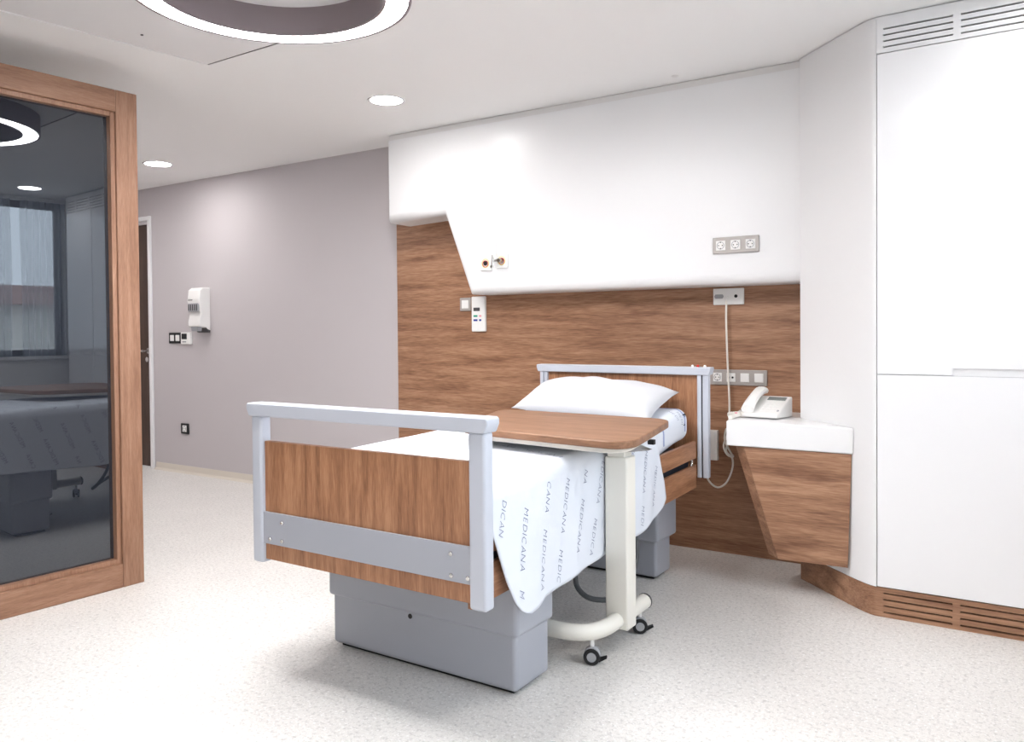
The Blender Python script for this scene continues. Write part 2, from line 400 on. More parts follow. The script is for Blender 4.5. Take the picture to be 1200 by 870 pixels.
MB().box(XD+.02, XE, yc+.05, -.01, .0, .122).build('plinth_recess', M['dark'], wd, smooth=False)
ppoly = [(.341, -.01)]+[p for p in AW if p[0] < XD+.02]+[(XD+.02, yc), (XD+.02, -.01)]
struct(MB().prism(ppoly, 0, .122).build('trim_2', M['wood_x']), 'wooden plinth under the angled white wall', 'plinth')

# hanging bedside shelf
sh = thing('bedside_shelf', 'white topped bedside shelf with walnut front hung on the wall', 'shelf', (.35, -.3, .16))
def aw_x(y): return .341+(-.272-y)/.356*.363-.002
MB().prism([(.072, -.56), (aw_x(-.56), -.56), (.339, -.272), (.339, -.024), (-.035, -.024)], .662, .778).build('top_slab', M['white'], sh, bevel=.006, seg=3)
fp = MB()
F_ = [(.152, .66), (.622, .66), (.606, .164), (.307, .16)]
Bk = [(.094, .66), (.60, .66), (.58, .164), (.250, .16)]
fp.add([(x, -.553, z) for x, z in F_]+[(x, -.495, z) for x, z in Bk], [(0,1,2,3), (7,6,5,4), (0,4,5,1), (1,5,6,2), (2,6,7,3), (3,7,4,0)])
fp.build('front_panel', M['wood_x'], sh, smooth=False)
MB().prism([(.30, -.494), (aw_x(-.494)-.01, -.494), (.335, -.27), (.335, -.03), (.30, -.03)], .17, .66).build('box_body', M['wood_x'], sh, smooth=False)

# ------------------------------------------------------------------ lamps
rc = (-.93, -2.38); R1, R0, ZR = .487, .386, 2.385
rl = thing('ring_lamp', 'large round ring lamp with glowing white underside on the ceiling', 'lamp', (rc[0], rc[1], H))
MB().lathe([(R1, ZR), (R1, H-.001), (R1-.012, H-.001), (R1-.012, ZR)], (rc[0], rc[1], 0), 96, closed=True).build('outer_shell', M['ring_in'], rl)
MB().lathe([(R0, ZR), (R0, H-.001), (R0+.012, H-.001), (R0+.012, ZR)], (rc[0], rc[1], 0), 96, closed=True).build('inner_shell', M['ring_in'], rl)
MB().lathe([(R0+.012, ZR+.002), (R1-.012, ZR+.002), (R1-.012, ZR+.012), (R0+.012, ZR+.012)], (rc[0], rc[1], 0), 96, closed=True).build('diffuser', M['ring_L'], rl)
def downlight(x, y, label, r=.088):
    t = thing('downlight', label, 'ceiling light', (x, y, H), 'recessed round downlights in the ceiling')
    MB().lathe([(r, H-.004), (r+.014, H-.004), (r+.016, H-.0005), (r, H-.0005)], (x, y, 0), 40, closed=True).build('trim_ring', M['white'], t)
    MB().lathe([(r, H-.003), (r, H-.0008)], (x, y, 0), 40).build('diffuser', M['spot_L'], t)
downlight(-1.741, -.875, 'round recessed downlight in the ceiling before the white wall panel')
downlight(-4.31, -.583, 'round recessed downlight in the ceiling beside the grey wall', .092)
downlight(-6.0, -1.2, 'unseen round downlight added at the dark door to brighten the corridor')  # added lamp hidden by the partition, lifts the light in the corridor
downlight(-5.2, -1.45, 'unseen round downlight added in the middle of the corridor to brighten it')  # second added lamp, unseen, brightens the left side of the room
downlight(-3.2, -1.7, 'unseen round downlight added behind the glazed partition to brighten the grey wall')  # added too, out of sight: more light on grey wall and left ceiling
downlight(1.50, -1.05, 'round recessed downlight in the ceiling before the wardrobe')
for x, y, t in ((.75, -2.55, 'added out-of-view downlight in the ceiling between ring lamp and window'), (-.2, -4.6, 'added out-of-view downlight in the ceiling near the plain white wall'),
             (1.3, -4.9, 'added out-of-view downlight in the ceiling corner by window and plain white wall')):
    downlight(x, y, t)  # extra lamps outside the view, added to light the room
# access panel of the ceiling unit
ac = thing('ceiling_access_panel', 'square perforated metal panel set into the ceiling near the ring lamp', 'ceiling panel', (-1.4, -2.3, H))
A0 = Vector((-2.027, -1.815)); ex = Vector((1.0, -.012)).normalized()*1.25; ey = Vector((-.11, -.88)).normalized()*1.2
def acq(u, v): p = A0+ex*u+ey*v; return (p.x, p.y)
MB().prism([acq(.012, .012), acq(.99, .012), acq(.99, .99), acq(.012, .99)], H-.006, H-.0005).build('panel', M['perf'], ac, bevel=.001)
ed = MB()
for q in ([(0,0),(1,0),(1,.01),(0,.01)], [(0,.99),(1,.99),(1,1),(0,1)], [(0,.01),(.009,.01),(.009,.99),(0,.99)], [(.991,.01),(1,.01),(1,.99),(.991,.99)]):
    ed.prism([acq(*p) for p in q], H-.010, H-.0005)
ed.build('edge_frame', M['ceiling'], ac)
MB().prism([acq(.0095, .0095), acq(.991, .0095), acq(.991, .0125), acq(.0095, .0125)], H-.0075, H-.0005).build('shadow_gap', M['dark'], ac)
MB().cyl(acq(.13, .35)+(H-.009,), .006, .004, 12).build('latch', M['darkgrey'], ac)
tag(MB().lathe([(.012, H-.006), (.02, H-.001)], (-.252, -.36, 0), 16).build('smoke_sensor', M['plastic']), 'tiny white sensor button on the ceiling above the bed head', 'sensor')

# ------------------------------------------------------------------ wall fittings
def socket_strip(x0, x1, z0, z1, y, mods, name, label, cat, frame, deep=.011):
    """mods: list of 's' socket, 'b' rocker, 'j' jack, across the strip"""
    t = thing(name, label, cat, ((x0+x1)/2, y, (z0+z1)/2))
    MB().box(x0, x1, y-deep, y, z0, z1).build('frame', frame, t, bevel=.003)
    n = len(mods); pw = (x1-x0)/n; s = min(pw, z1-z0)*.62
    for i, k in enumerate(mods):
        cx_ = x0+pw*(i+.5) if n > 1 else (x0+x1)/2
        if n > 1: cx_ = x0+(z1-z0)/2+i*((x1-x0)-(z1-z0))/(n-1)
        cz = (z0+z1)/2; ins = MB().box(cx_-s/2, cx_+s/2, y-deep-.002, y-deep+.004, cz-s/2, cz+s/2).build('insert' if k != 'b' else 'rocker', M['plastic'], t, bevel=.002)
        if k == 's':
            MB().lathe([(s*.40, 0), (s*.40, -.0016), (s*.34, -.0016), (s*.34, 0)], (cx_, y-deep-.002, cz), 24, 'y', True).build('well_rim', M['midgrey'], ins)
            for dx in (-.2, .2): MB().cyl((cx_+dx*s, y-deep-.004, cz), s*.06, .003, 10, 'y').build('contact_hole', M['dark'], ins)
            for dz in (-.33, .33): MB().box(cx_-s*.05, cx_+s*.05, y-deep-.004, y-deep-.002, cz+dz*s-.003, cz+dz*s+.003).build('earth_clip', M['darkgrey'], ins)
        if k == 'j':
            for dx, m in ((-.22, M['midgrey']), (.2, M['black'])): MB().cyl((cx_+dx*s, y-deep-.004, cz), s*.12, .003, 14, 'y').build('jack', m, ins)
        if k == 'b':
            MB().box(cx_-s*.44, cx_+s*.44, y-deep-.0045, y-deep-.001, cz-s*.44, cz+s*.44).build('rocker_face', M['plastic'], ins, bevel=.001)
    return t
socket_strip(-.093, .141, 1.591, 1.674, -.25, 'sss', 'power_socket', 'grey framed row of three power sockets on white wall panel', 'socket', M['sock_frame'])
socket_strip(-.19, .115, .908, .991, -.022, 'sjbb', 'power_socket', 'grey framed row of socket, jack and two switches beside headboard', 'socket', M['sock_frame'])
socket_strip(-1.872, -1.786, 1.339, 1.425, -.022, 'b', 'light_switch', 'grey framed single light switch beside the white remote', 'switch', M['sock_frame'])
socket_strip(-5.056, -4.885, 1.118, 1.212, 0, 'bb', 'light_switch', 'double light switch in a black frame beside thermostat', 'switch', M['black'])
socket_strip(-4.906, -4.80, .338, .428, 0, 's', 'power_socket', 'small black framed power socket low on the grey wall', 'socket', M['black'])
# thermostat
t = thing('thermostat', 'small white thermostat with dark screen under the soap dispenser', 'thermostat', (-4.79, 0, 1.16))
MB().box(-4.862, -4.735, -.03, 0, 1.112, 1.214).build('case', M['plastic'], t, bevel=.006)
MB().box(-4.845, -4.775, -.032, -.028, 1.155, 1.203).build('screen', M['black'], t)
MB().box(-4.835, -4.785, -.032, -.028, 1.128, 1.138).build('button', M['midgrey'], t)
# soap dispenser
t = thing('soap_dispenser', 'white soap dispenser mounted on the grey wall', 'dispenser', (-4.57, 0, 1.4))
prof = [(0, 1.585), (-.07, 1.585), (-.10, 1.565), (-.108, 1.50), (-.112, 1.47), (-.098, 1.44), (-.09, 1.37), (-.106, 1.30), (-.104, 1.262), (-.05, 1.256), (-.03, 1.238), (0, 1.225)]
MB().prism(prof, -4.648, -4.49, 'x').build('housing', M['plastic'], t, bevel=.008, seg=3)
MB().box(-4.636, -4.508, -.1145, -.095, 1.385, 1.455).build('level_window', M['midgrey'], t, bevel=.004)
for k in range(5): MB().box(-4.628+k*.026, -4.615+k*.026, -.116, -.113, 1.395, 1.445).build('window_bar', M['darkgrey'], t)
MB().prism([(-.098, 1.262), (-.05, 1.262), (-.055, 1.222), (-.09, 1.222)], -4.625, -4.535, 'x').build('push_lever', M['midgrey'], t, bevel=.004)
MB().prism([(-.003, 1.25), (-.045, 1.252), (-.02, 1.215), (-.003, 1.21)], -4.645, -4.493, 'x').build('wall_bracket', M['darkgrey'], t)
for k in range(3): MB().box(-4.63+k*.02, -4.617+k*.02, -.1145, -.104, 1.478, 1.486).build('mark', M['darkgrey'], t)
# air-conditioning remote in its holder
t = thing('remote_control', 'white remote with small display hanging under the white wall panel', 'remote', (-1.717, -.022, 1.31))
MB().box(-1.771, -1.664, -.045, -.022, 1.203, 1.430).build('case', M['plastic'], t, bevel=.006)
MB().box(-1.752, -1.704, -.047, -.043, 1.336, 1.358).build('display', M['darkgrey'], t)
for x, z, w, m in ((-1.737, 1.304, .030, 'green'), (-1.70, 1.304, .018, 'pink'), (-1.737, 1.277, .030, 'blue'), (-1.70, 1.277, .016, 'blue')):
    MB().box(x-w/2, x+w/2, -.048, -.043, z-.006, z+.006).build('button', M[m], t, bevel=.001)
# medical gas outlets on the white panel
def gas(x, z, with_plug):
    t = thing('gas_outlet', 'square gas outlet with metal flow fitting plugged in' if with_plug else 'square gas outlet with open black port in coloured rings', 'gas outlet', (x, -.25, z), 'gas outlets')
    MB().box(x-.041, x+.041, -.264, -.247, z-.044, z+.044).build('plate', M['plastic'], t, bevel=.004)
    MB().lathe([(.027, 0), (.027, -.003), (.0235, -.003), (.0235, 0)], (x, -.264, z), 28, 'y', True).build('yellow_ring', M['yellow'], t)
    MB().lathe([(.0205, 0), (.0205, -.003), (.0175, -.003), (.0175, 0)], (x, -.264, z-.003), 28, 'y', True).build('red_ring', M['red'], t)
    MB().cyl((x, -.2665, z), .0140, .003, 24, 'y').build('port', M['black'], t)
    if with_plug:
        p = MB().cyl((x, -.30, z), .012, .04, 18, 'y').tube([(x, -.29, z), (x-.045, -.292, z+.002)], .006, 10, 1).tube([(x-.045, -.292, z-.03), (x-.045, -.292, z+.035)], .007, 10, 1)
        p.build('flow_fitting', M['chrome'], t)
        MB().lathe([(.008, .02), (.010, .03), (.010, .105), (.006, .118)], (x-.032, -.292, z), 16).build('flow_tube', M['plastic'], t)
        MB().cyl((x-.052, -.30, z-.034), .008, .016, 12, 'y').build('valve_knob', M['chrome'], t)
gas(-1.503, 1.617, False); gas(-1.385, 1.627, True)
# nurse call plate, white cable box
t = call_plate = thing('nurse_call_plate', 'white nurse call plate with a cord plugged in above headboard', 'wall plate', (-.087, -.022, 1.38))
MB().box(-.17, -.004, -.036, -.022, 1.338, 1.426).build('plate', M['plastic'], t, bevel=.004)
MB().lathe([(.018, 0), (.018, -.003), (.009, -.003), (.009, 0)], (-.045, -.036, 1.383), 22, 'y', True).build('jack_rim', M['plastic'], t)
MB().cyl((-.045, -.0385, 1.383), .009, .003, 18, 'y').build('jack', M['black'], t)
MB().prism([(-.155, 1.372), (-.118, 1.372), (-.112, 1.380), (-.112, 1.386), (-.118, 1.394), (-.155, 1.394), (-.161, 1.386), (-.161, 1.38)], -.04, -.036, 'y').build('button', M['midgrey'], t)
MB().box(-.103, -.086, -.047, -.034, 1.36, 1.385).build('plug', M['plastic'], t, bevel=.003)
tag(MB().box(-.202, -.145, -.05, -.022, .50, .662).build('cable_box', M['plastic'], bevel=.004), 'blank white cable box on the wood panel behind the headboard', 'cable box')
# cords
cd = MB().tube([(-.094, -.045, 1.36), (-.094, -.05, 1.25), (-.088, -.05, 1.05), (-.078, -.05, .80), (-.085, -.055, .66), (-.107, -.06, .588), (-.089, -.06, .54), (-.056, -.06, .53),
                (-.07, -.07, .56), (-.098, -.07, .62), (-.085, -.075, .68), (-.072, -.075, .62), (-.09, -.07, .56), (-.06, -.06, .52), (-.062, -.06, .46), (-.09, -.07, .39), (-.131, -.08, .363),
                (-.170, -.09, .385), (-.193, -.10, .44), (-.200, -.11, .53), (-.196, -.13, .60), (-.17, -.16, .68), (-.15, -.25, .74), (-.12, -.40, .78)], .0052, 8, 7)
cd.build('cord', M['cord'], call_plate)['label'] = 'white cord looping behind the shelf'

# telephone on the shelf
PZ = .778; px_, py_ = .195, -.315
t = thing('telephone', 'white desk telephone with handset on the bedside shelf', 'telephone', (px_, py_, PZ))
def ph(x, y, z):          # local to world, slightly turned
    a = -.12; return (px_+x*math.cos(a)-y*math.sin(a), py_+x*math.sin(a)+y*math.cos(a), PZ+z)
bs = MB().prism([(-.095, .006), (-.095, .022), (.06, .092), (.095, .098), (.095, .0)], -.095, .088, 'x'); bs.v = [(p[0], p[1], p[2]) for p in bs.v]
bs.warp(ph).build('base', M['plastic'], t, bevel=.006, seg=3)
sl = (.092-.022)/(.155)
def top(x, y, h): return ph(x, y, .022+(y+.095)*sl+h)
hs_ = []
for i in range(13):
    u = i/12; y = -.088+.176*u; hgt = .018+.016*math.sin(math.pi*u)**.5; hs_.append((y, hgt))
hb = MB(); ring = []
for (y, hh) in hs_:
    w = .028+.006*abs(2*(y/.176))**2
    for k in range(10):
        a = 2*math.pi*k/10; ring.append((-.062+w*math.cos(a), y, .022+(y+.095)*sl+hh+.020*math.sin(a)))
nf = [(j*10+k, j*10+(k+1) % 10, (j+1)*10+(k+1) % 10, (j+1)*10+k) for j in range(12) for k in range(10)]+[tuple(range(10)), tuple(range(129, 119, -1))]
hb.add(ring, nf).warp(ph).build('handset', M['plastic'], t)
def tb(x0, x1, y0, y1, h0, h1, name, m, par=t, bev=.0015):
    b = MB().box(x0, x1, y0, y1, h0, h1); b.v = [top(*p) for p in b.v]; return b.build(name, m, par, bevel=bev)
scp = tb(-.015, .075, .035, .062, -.004, .003, 'display', M['lcd'])
for r in range(4):
    for c in range(3): tb(-.012+c*.026, .006+c*.026, -.062+r*.021, -.048+r*.021, -.003, .003, 'key', M['plastic'])
tb(.070, .080, -.062, -.052, -.002, .003, 'key', M['midgrey'])
cc = []
for i in range(120):
    u = i/119; a = i*1.15; q = ph(-.085-.075*u, -.09+.03*math.sin(u*3), .016)
    cc.append((q[0]+.008*math.cos(a)*.5, q[1]+.010*math.cos(a), q[2]+.010*math.sin(a)-.004*u))
MB().tube(cc, .0032, 6, 1).build('coiled_cord', M['cord'], t)
t = thing('call_handset', 'small white call handset with red button beside the telephone', 'call button', (.045, -.45, PZ))
MB().tube([(.072, -.50, PZ+.011), (.075, -.455, PZ+.013), (.085, -.41, PZ+.016)], .0105, 10, 5).build('grip', M['cord'], t)
MB().lathe([(.007, 0), (.006, .006)], (.079, -.435, PZ+.0235), 12).build('button', M['pink'], t)

# ------------------------------------------------------------------ the bed
YF, YH = -2.42, -.505
def tz(y): return .026*(y-YF)
def tilt(x, y, z): return (x, y, z+tz(y))
bed = thing('hospital_bed', 'hospital bed with wooden end boards, silver frames and grey lift columns', 'bed', (-.51, -1.46, 0))
# foot end
MB().box(-.95, -.064, YF+.004, YF+.026, .424, .836).build('foot_panel', M['wood_z'], bed, bevel=.002)
for a, b in ((-1.0, -.948), (-.064, -.004)):
    MB().box(a, b, YF-.012, YF+.034, .412, .926).build('foot_post', M['silver'], bed, bevel=.010, seg=4)
MB().prism([(-1.003, .923), (-.001, .923), (.010, .948), (.010, .962), (.004, .968), (-1.010, .968), (-1.016, .962), (-1.016, .948)], YF-.02, YF+.045, 'y').build('foot_top_rail', M['silver'], bed, bevel=.005, seg=3)
bnd = MB().box(-.95, -.062, YF-.006, YF+.003, .482, .592).build('metal_band', M['steel_grey'], bed, bevel=.0015)
for x, z in ((-.853, .563), (-.914, .500), (-.854, .500), (-.132, .563), (-.131, .499), (-.071, .500)):
    MB().lathe([(.0075, -.006), (.007, -.009), (.004, -.012)], (x, YF, z), 14, 'y').build('bolt', M['chrome'], bnd)
# head end
MB().box(-.965, -.045, YH-.004, YH+.014, .50, .955).warp(tilt).build('head_panel', M['wood_z'], bed, bevel=.002)
for a, b in ((-.968, -.947), (-.943, -.922), (-.083, -.062), (-.056, -.026)):
    MB().box(a, b, YH-.022, YH+.012, .44, .945).warp(tilt).build('head_post', M['silver'], bed, bevel=.006, seg=3)
MB().box(-.062, -.056, YH-.012, YH+.008, .44, .945).warp(tilt).build('post_gap', M['dark'], bed)
hr = MB().prism([(-.977, .938), (-.022, .938), (-.014, .962), (-.014, .976), (-.985, .976), (-.985, .962)], YH-.028, YH+.03, 'y').warp(tilt).build('head_top_rail', M['silver'], bed, bevel=.004, seg=3)
for x, m in ((-.112, 'plastic'), (-.085, 'red'), (-.05, 'plastic')): MB().lathe([(.007, .974), (.007, .982), (.004, .986)], (x, YH, tz(YH)), 12).build('knob', M[m], hr)
# side boards
for a, b in ((-.104, -.086), (-.972, -.954)):
    MB().box(a, b, YF+.035, YH-.024, .535, .618).warp(tilt).build('side_board', M['wood_y'], bed, bevel=.003)
    MB().box(a, b, YF+.035, YH-.024, .392 if a > -.5 else .43, .505).warp(tilt).build('side_board', M['wood_y'], bed, bevel=.003)
    c = (a+b)/2
    for y in (YF+.07, YH-.07):
        MB().tube([(c, y, .50+tz(y)), (c, y+.012, .522+tz(y)), (c, y, .545+tz(y))], .007, 8, 4).build('board_bracket', M['chrome'], bed)
MB().box(-.93, -.125, YF+.04, YH-.03, .44, .575).warp(tilt).build('deck_frame', mat('dark_blue_steel', srgb(44, 48, 58), .5), bed)
# lift columns
def column(x0, x1, y0, y1, gx, gy, ztop, zs):
    MB().box(x0+.025, x1-.025, y0+.025, y1-.025, .001, .015).build('base_foot', M['black'], bed)
    MB().box(x0, x1, y0, y1, .014, zs+.03).build('lower_column', M['steel_grey'], bed, bevel=.016, seg=5)
    MB().box(x0-gx, x1+gx, y0-gy, y1+gy, zs, ztop).build('upper_column', M['steel_grey'], bed, bevel=.016, seg=5)
column(-.975, -.135, -2.076, -1.86, .013, .013, .445, .200)
column(-.90, -.232, -.677, -.50, .022, .03, .47, .19)
MB().cyl((-.586, -2.0785, .188), .009, .003, 18, 'y').build('lock_hole', M['black'], bed)
MB().tube([(-.42, -1.25, .46), (-.40, -1.24, .30), (-.36, -1.26, .20), (-.325, -1.30, .125), (-.25, -1.30, .088), (-.16, -1.22, .10), (-.17, -1.05, .20), (-.22, -.95, .34), (-.24, -.9, .46)], .011, 10, 6).build('power_cable', M['cable'], bed)
MB().tube([(-.50, -.80, .46), (-.46, -.85, .25), (-.44, -.90, .20), (-.46, -.98, .26), (-.50, -1.0, .46)], .006, 8, 6).build('motor_cable', M['cable'], bed)

# mattress with fitted sheet, its head end slightly raised
def lift(x, y, z):
    t = max(0, min(1, (y+1.02)/.42)); return (x, y, z+tz(y)+.045*t*t*(3-2*t))
def rounded_slab(x0, x1, y0, y1, z0, z1, r, n=6):
    """pillow-edged slab"""
    b = bmesh.new(); bmesh.ops.create_cube(b, size=1)
    for v in b.verts: v.co = Vector(((x0+x1)/2+v.co.x*(x1-x0), (y0+y1)/2+v.co.y*(y1-y0), (z0+z1)/2+v.co.z*(z1-z0)))
    bmesh.ops.bevel(b, geom=b.edges[:], offset=r, segments=n, profile=.5, affect='EDGES')
    for k in range(1, 24):
        bmesh.ops.bisect_plane(b, geom=b.verts[:]+b.edges[:]+b.faces[:], plane_co=(0, y0+(y1-y0)*k/24, 0), plane_no=(0, 1, 0))
    mb = MB(); b.verts.index_update(); mb.add([v.co for v in b.verts], [[v.index for v in f.verts] for f in b.faces]); b.free(); return mb
ZT = .735
mt = rounded_slab(-.938, -.112, -2.37, YH-.035, .578, ZT, .055).warp(lift).build('mattress', M['linen'])
tag(mt, 'mattress in a white fitted sheet with blue stripes on the bed', 'mattress')
def over_edge(y0, y1, name, m, x0=-.75):
    """band that follows the mattress over its right hand edge"""
    pts = [(x0, ZT+.0015)]
    for k in range(9):
        a = math.pi/2*(1-k/8); pts.append((-.112-.055+.0565*math.cos(a), ZT-.055+.0565*math.sin(a)))
    pts.append((-.1105, .63)); vs = []; fs = []
    for x, z in pts: vs += [lift(x, y0, z), lift(x, y1, z)]
    for k in range(len(pts)-1): fs.append((2*k, 2*k+1, 2*k+3, 2*k+2))
    return MB().add(vs, fs).build(name, m, mt)
for y in (-.99, -.88, -.62): over_edge(y, y+.014, 'blue_stripe', M['stripe'])

# ---- lettering glyphs (flat print on the linen)
def glyphs(word, size, shear, offset):
    out = {}
    for ch in sorted(set(word)):
        c = bpy.data.curves.new('glyph', 'FONT'); c.body = ch; c.size = size; c.shear = shear; c.offset = offset; c.resolution_u = 2
        o = bpy.data.objects.new('glyph', c); COL.objects.link(o)
        bpy.context.view_layer.update()
        me = bpy.data.meshes.new_from_object(o.evaluated_get(bpy.context.evaluated_depsgraph_get()))
        vs = [v.co.copy() for v in me.vertices]; fs = [tuple(p.vertices) for p in me.polygons]
        wd_ = max(v.x for v in vs)-min(v.x for v in vs); x0 = min(v.x for v in vs)
        out[ch] = ([(v.x-x0, v.y) for v in vs], fs, wd_)
        bpy.data.objects.remove(o); bpy.data.meshes.remove(me); bpy.data.curves.remove(c)
    return out
WORD = 'MEDICANA'
GL = glyphs(WORD, .036, .22, -.0006)

# ---- coverlet draped over the bed
LW, TW, RW = .40, .905, .40          # left drop, top, right drop (nominal)
XA, XB = -.982, -.076                # outer planes of the drops
YT0, YT1 = -2.372, -1.03
def lerp_tab(tab, t):
    for (a, va), (b, vb) in zip(tab, tab[1:]):
        if t <= b: return va+(vb-va)*max(0, (t-a))/(b-a)
    return tab[-1][1]
HEM_R = [(-2.40, .36), (-2.25, .335), (-2.19, .322), (-2.10, .328), (-2.04, .338), (-1.9, .343), (-1.58, .352), (-1.28, .380), (-1.1, .404), (-.9, .425)]
HEM_L = [(-2.40, .42), (-2.2, .40), (-1.6, .37), (-.9, .43)]
YFT = [(0, YT0), (.12, -2.325), (.4, -2.285), (.7, -2.25), (.88, -2.222), (.96, -2.19), (1, -2.15)]
YHT = [(0, YT1), (.3, -1.00), (.6, -.965), (.85, -.955), (.94, -.985), (1, -1.06)]
def coverlet(p, t):
    """p metres across from left shoulder, t 0..1 from foot to head"""
    if p < 0: a = min(1.1, -p/LW); side = -1
    elif p > TW: a = min(1.1, (p-TW)/RW); side = 1
    else: a = 0; side = 0
    y = lerp_tab(YFT, a)*(1-t)+lerp_tab(YHT, a)*t
    zt_ = .747+tz(y)
    if side == 0:
        x = XA+(XB-XA)*p/TW; z = zt_+.004*math.sin(7*x+3*y)*math.sin(5*y)
        e = min(p, TW-p); r = .045
        if e < r: z -= r-math.sqrt(max(0, r*r-(r-e)**2))-0
        return Vector((x, y, z))
    zh = lerp_tab(HEM_R if side > 0 else HEM_L, y)
    z = (zt_-.045)*(1-a)+zh*a
    fold = .010*a*(1+math.sin(9*y+1.0))+.005*a*(1+math.sin(21*y+2*a))
    if side > 0:
        keep = math.exp(-((y+1.52)/.16)**2)              # lies flat where the table post stands
        x = XB+.004*a+fold*(1-keep)-.006*keep*a+.035*a*a*max(0, min(1, (-2.02-y)/.2))
    else:
        x = XA-.03*a-fold-.045*a*a*max(0, min(1, (-2.0-y)/.25))
    return Vector((x, y, z))
NU, NV = 150, 90
P0, P9 = -LW, TW+RW
ps = [P0+(P9-P0)*i/NU for i in range(NU+1)]
cv = [coverlet(p, j/NV) for j in range(NV+1) for p in ps]
cf = [(j*(NU+1)+i, j*(NU+1)+i+1, (j+1)*(NU+1)+i+1, (j+1)*(NU+1)+i) for j in range(NV) for i in range(NU)]
cvo = MB().add(cv, cf).build('coverlet', M['linen'])
so = cvo.modifiers.new('thickness', 'SOLIDIFY'); so.thickness = .004; so.offset = -1
tag(cvo, 'white coverlet printed with grey lettering draped over the bed', 'coverlet')
def cov_span(p):
    a = min(1.0, -p/LW) if p < 0 else min(1.0, (p-TW)/RW) if p > TW else 0
    return lerp_tab(YFT, a), lerp_tab(YHT, a)
def cov_print(p, y):
    f0, f1 = cov_span(p); t = (y-f0)/(f1-f0); a = coverlet(p, t); e = 1e-3
    n = (coverlet(p+e, t)-a).cross(coverlet(p, t+e)-a)
    if n.length < 1e-12: n = Vector((0, 0, 1))
    n.normalize()
    if n.z < 0 and 0 <= p <= TW: n = -n
    if p > TW and n.x < 0: n = -n
    if p < 0 and n.x > 0: n = -n
    return a+n*.0022
tx = MB()
dirv = Vector((.955, -.29)); dirv.normalize()        # along the word: down the side, a little towards the foot
perp = Vector((dirv.y*-1, dirv.x))                    # tops of the letters point to the head end
gap_l = .0042
wl = sum(GL[c][2]+gap_l for c in WORD)
for col in range(-1, 15):
    off = (col*0.41) % 1.0
    for k in range(-3, 9):
        start = (k+off)*(wl+.055)-.55
        base = Vector((0, -2.50+.135*col))+dirv*start
        adv = 0
        for ch in WORD:
            vs, fs, gw = GL[ch]
            uv = [base+dirv*(adv+x)+perp*y for x, y in vs]; adv += gw+gap_l
            if any(q.x < P0+.012 or q.x > P9-.012 or q.y < cov_span(q.x)[0]+.012 or q.y > cov_span(q.x)[1]-.012 for q in uv): continue
            ux = [q.x for q in uv]
            if min(ux) < TW+.004 < max(ux)+.03 and min(ux) > TW-.06 or min(ux) < 0 < max(ux): continue
            tx.add([cov_print(q.x, q.y) for q in uv], fs)
tx.build('printed_lettering', M['print'], cvo, smooth=False, flip=False)['kind'] = 'stuff'
# print on the fitted sheet by the pillow
tm = MB(); adv = 0
def mat_print(p, y):          # p: metres down from the mattress edge
    if p < 0: return Vector(lift(-.167+p, y, ZT+.0018))
    a = p/.0568
    if a < math.pi/2: return Vector(lift(-.167+.0568*math.sin(a), y, ZT-.055+.0568*math.cos(a)))
    return Vector(lift(-.1100, y, ZT-.055-(p-.0568*math.pi/2)))
for y0, p0 in ((-.70, .0), (-.66, .03)):
    adv = 0
    for ch in WORD[:4]:
        vs, fs, gw = GL[ch]; tm.add([mat_print(p0+(adv+x)*.8, y0+y*.8) for x, y in vs], fs); adv += gw+gap_l
tm.build('printed_lettering', M['print'], mt, smooth=False, flip=False)['kind'] = 'stuff'
MB().add([mat_print(p, y) for p, y in ((.055, -.622), (.055, -.585), (.061, -.585), (.061, -.622), (.061, -.598), (.061, -.590), (.105, -.615), (.105, -.624), (.105, -.640), (.111, -.615))], [(0,1,2,3), (4,5,6,7), (7,8,9,6)]).build('corner_mark', M['ink'], mt, smooth=False, flip=False)

# pillow
def pillow():
    n, m = 36, 24; vs = []; fs = []
    for s_ in (1, -1):
        for j in range(m+1):
            for i in range(n+1):
                u = -1+2*i/n; v = -1+2*j/m
                pin = 1-.10*abs(u)**3*0-.07*(1-abs(v)**2)*abs(u)**6
                pv = 1-.07*(1-abs(u)**2)*abs(v)**6
                hgt = (max(0, 1-abs(u)**3.8)**.6)*(max(0, 1-abs(v)**2.6)**.55)
                wr = .005*math.sin(6*u+4*v)*hgt+.004*math.sin(13*u-5*v)*hgt
                z = (hgt*.078+wr)*(1 if s_ > 0 else .55)*s_
                vs.append((u*.36*pin, v*.205*pv, z))
        o = (m+1)*(n+1)*(0 if s_ > 0 else 1)
        for j in range(m):
            for i in range(n):
                q = (o+j*(n+1)+i, o+j*(n+1)+i+1, o+(j+1)*(n+1)+i+1, o+(j+1)*(n+1)+i); fs.append(q if s_ > 0 else q[::-1])
    return MB().add(vs, fs)
pb = pillow(); A = .27
def place_p(x, y, z):
    y2 = y*math.cos(A)-z*math.sin(A); z2 = y*math.sin(A)+z*math.cos(A)
    a = .03; return (-.515+x*math.cos(a)-y2*math.sin(a), -.76+x*math.sin(a)+y2*math.cos(a), .872+z2-.035*x-.05*max(0, x-.15))
po_ = pb.warp(place_p).build('pillow', M['pillow'])
bmx = bmesh.new(); bmx.from_mesh(po_.data); bmesh.ops.remove_doubles(bmx, verts=bmx.verts, dist=.0008); bmesh.ops.recalc_face_normals(bmx, faces=bmx.faces); bmx.to_mesh(po_.data); bmx.free()
for p in po_.data.polygons: p.use_smooth = True
tag(po_, 'plump white pillow leaning against the headboard', 'pillow')

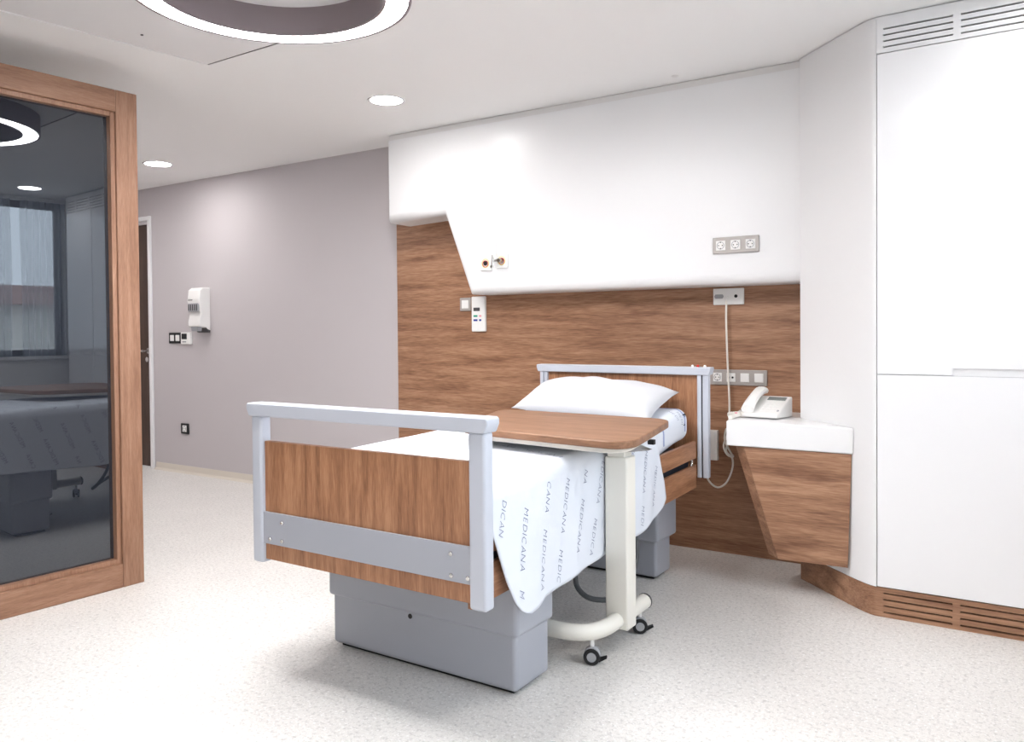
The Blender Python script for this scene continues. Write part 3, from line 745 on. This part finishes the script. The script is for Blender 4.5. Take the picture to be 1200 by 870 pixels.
# ------------------------------------------------------------------ overbed table
tb_ = thing('overbed_table', 'wheeled overbed table with walnut top and cream post', 'table', (-.024, -1.52, 0))
ZTT = .84
FR_, FL_, BL_, BR_ = (.185, -1.875), (-.60, -1.775), (-.83, -1.105), (.035, -1.135)
def round_poly(P, rr, n=8):
    out = []; m = len(P)
    for i in range(m):
        p = Vector(P[i]); a = (Vector(P[i-1])-p).normalized(); b = (Vector(P[(i+1) % m])-p).normalized()
        for k in range(n+1):
            t = k/n; out.append(tuple((p+a*rr[i])*(1-t)**2+p*2*t*(1-t)+(p+b*rr[i])*t*t))
    return out
TP = [FL_, FR_, BR_, BL_]
MB().prism(round_poly(TP, (.12, .14, .10, .12)), ZTT-.027, ZTT).build('table_top', M['table_wood'], tb_, bevel=.004)
cen = Vector((sum(p[0] for p in TP)/4, sum(p[1] for p in TP)/4))
TP2 = [tuple(cen+(Vector(p)-cen)*.93) for p in TP]
MB().prism(round_poly(TP2, (.12, .14, .10, .12)), ZTT-.046, ZTT-.0275).build('under_tray', M['cream'], tb_, bevel=.003)
MB().box(.062, .086, -1.45, -1.43, ZTT-.064, ZTT-.046).build('release_pad', M['black'], tb_)
MB().box(-.07, .022, -1.55, -1.47, .085, .735).build('outer_post', M['cream'], tb_, bevel=.007, seg=3)
MB().box(-.062, .010, -1.543, -1.478, .72, .796).build('inner_post', M['cream'], tb_, bevel=.004)
lv = MB().prism([(.004, .778), (.03, .785), (.10, .766), (.03, .755), (.004, .752)], -1.53, -1.49, 'y').build('height_lever', M['alu'], tb_, bevel=.002)
MB().cyl((-.005, -1.552, .765), .006, .01, 12, 'y').build('screw', M['midgrey'], tb_)
zt2 = .118
tube_path = [(-.024, -1.295, zt2), (-.024, -1.40, zt2), (-.024, -1.55, zt2), (-.028, -1.63, zt2), (-.05, -1.695, zt2), (-.10, -1.735, zt2), (-.17, -1.745, zt2), (-.30, -1.745, zt2), (-.45, -1.745, zt2), (-.58, -1.745, zt2)]
MB().tube(tube_path, .030, 18, 5).build('base_tube', M['cream'], tb_)
MB().lathe([(.031, 0), (.031, .008), (.026, .012)], (-.024, -1.293, zt2), 22, 'y').build('end_cap', M['darkgrey'], tb_)
def caster(x, y, ang, tall=True):
    c = MB(); R = Matrix.Rotation(ang, 3, 'Z')
    def W_(px, py, pz): q = R @ Vector((px, py, pz)); return (q.x+x, q.y+y, q.z)
    hood = [(-.006, .040)]
    hp = [(.030*math.cos(a), .033+.032*math.sin(a)) for a in [math.pi*k/10-.25 for k in range(11)]]
    hd_ = MB().prism(hp, -.014, .014, 'y').warp(W_).build('caster_hood', M['midgrey'], tb_, bevel=.003)
    MB().cyl((0, 0, .055), .008, .04, 12).warp(W_).build('stem', M['plastic'], hd_)
    for s_ in (-.021, .010):
        tyre = MB().lathe([(.017, 0), (.027, 0), (.030, .003), (.030, .008), (.027, .011), (.017, .011)], (0, s_, .030), 28, 'y', True).warp(W_).build('tyre', M['black'], hd_)
        MB().lathe([(.0175, 0), (.0175, .011)], (0, s_, .030), 24, 'y').warp(W_).build('hub', M['midgrey'], hd_)
    MB().prism([(.022, .022), (.052, .032), (.054, .026), (.026, .010)], -.009, .009, 'y').warp(W_).build('brake_pedal', M['black'], hd_)
caster(-.052, -1.695, .35)
caster(-.03, -1.325, .5)
caster(-.56, -1.745, 2.6)
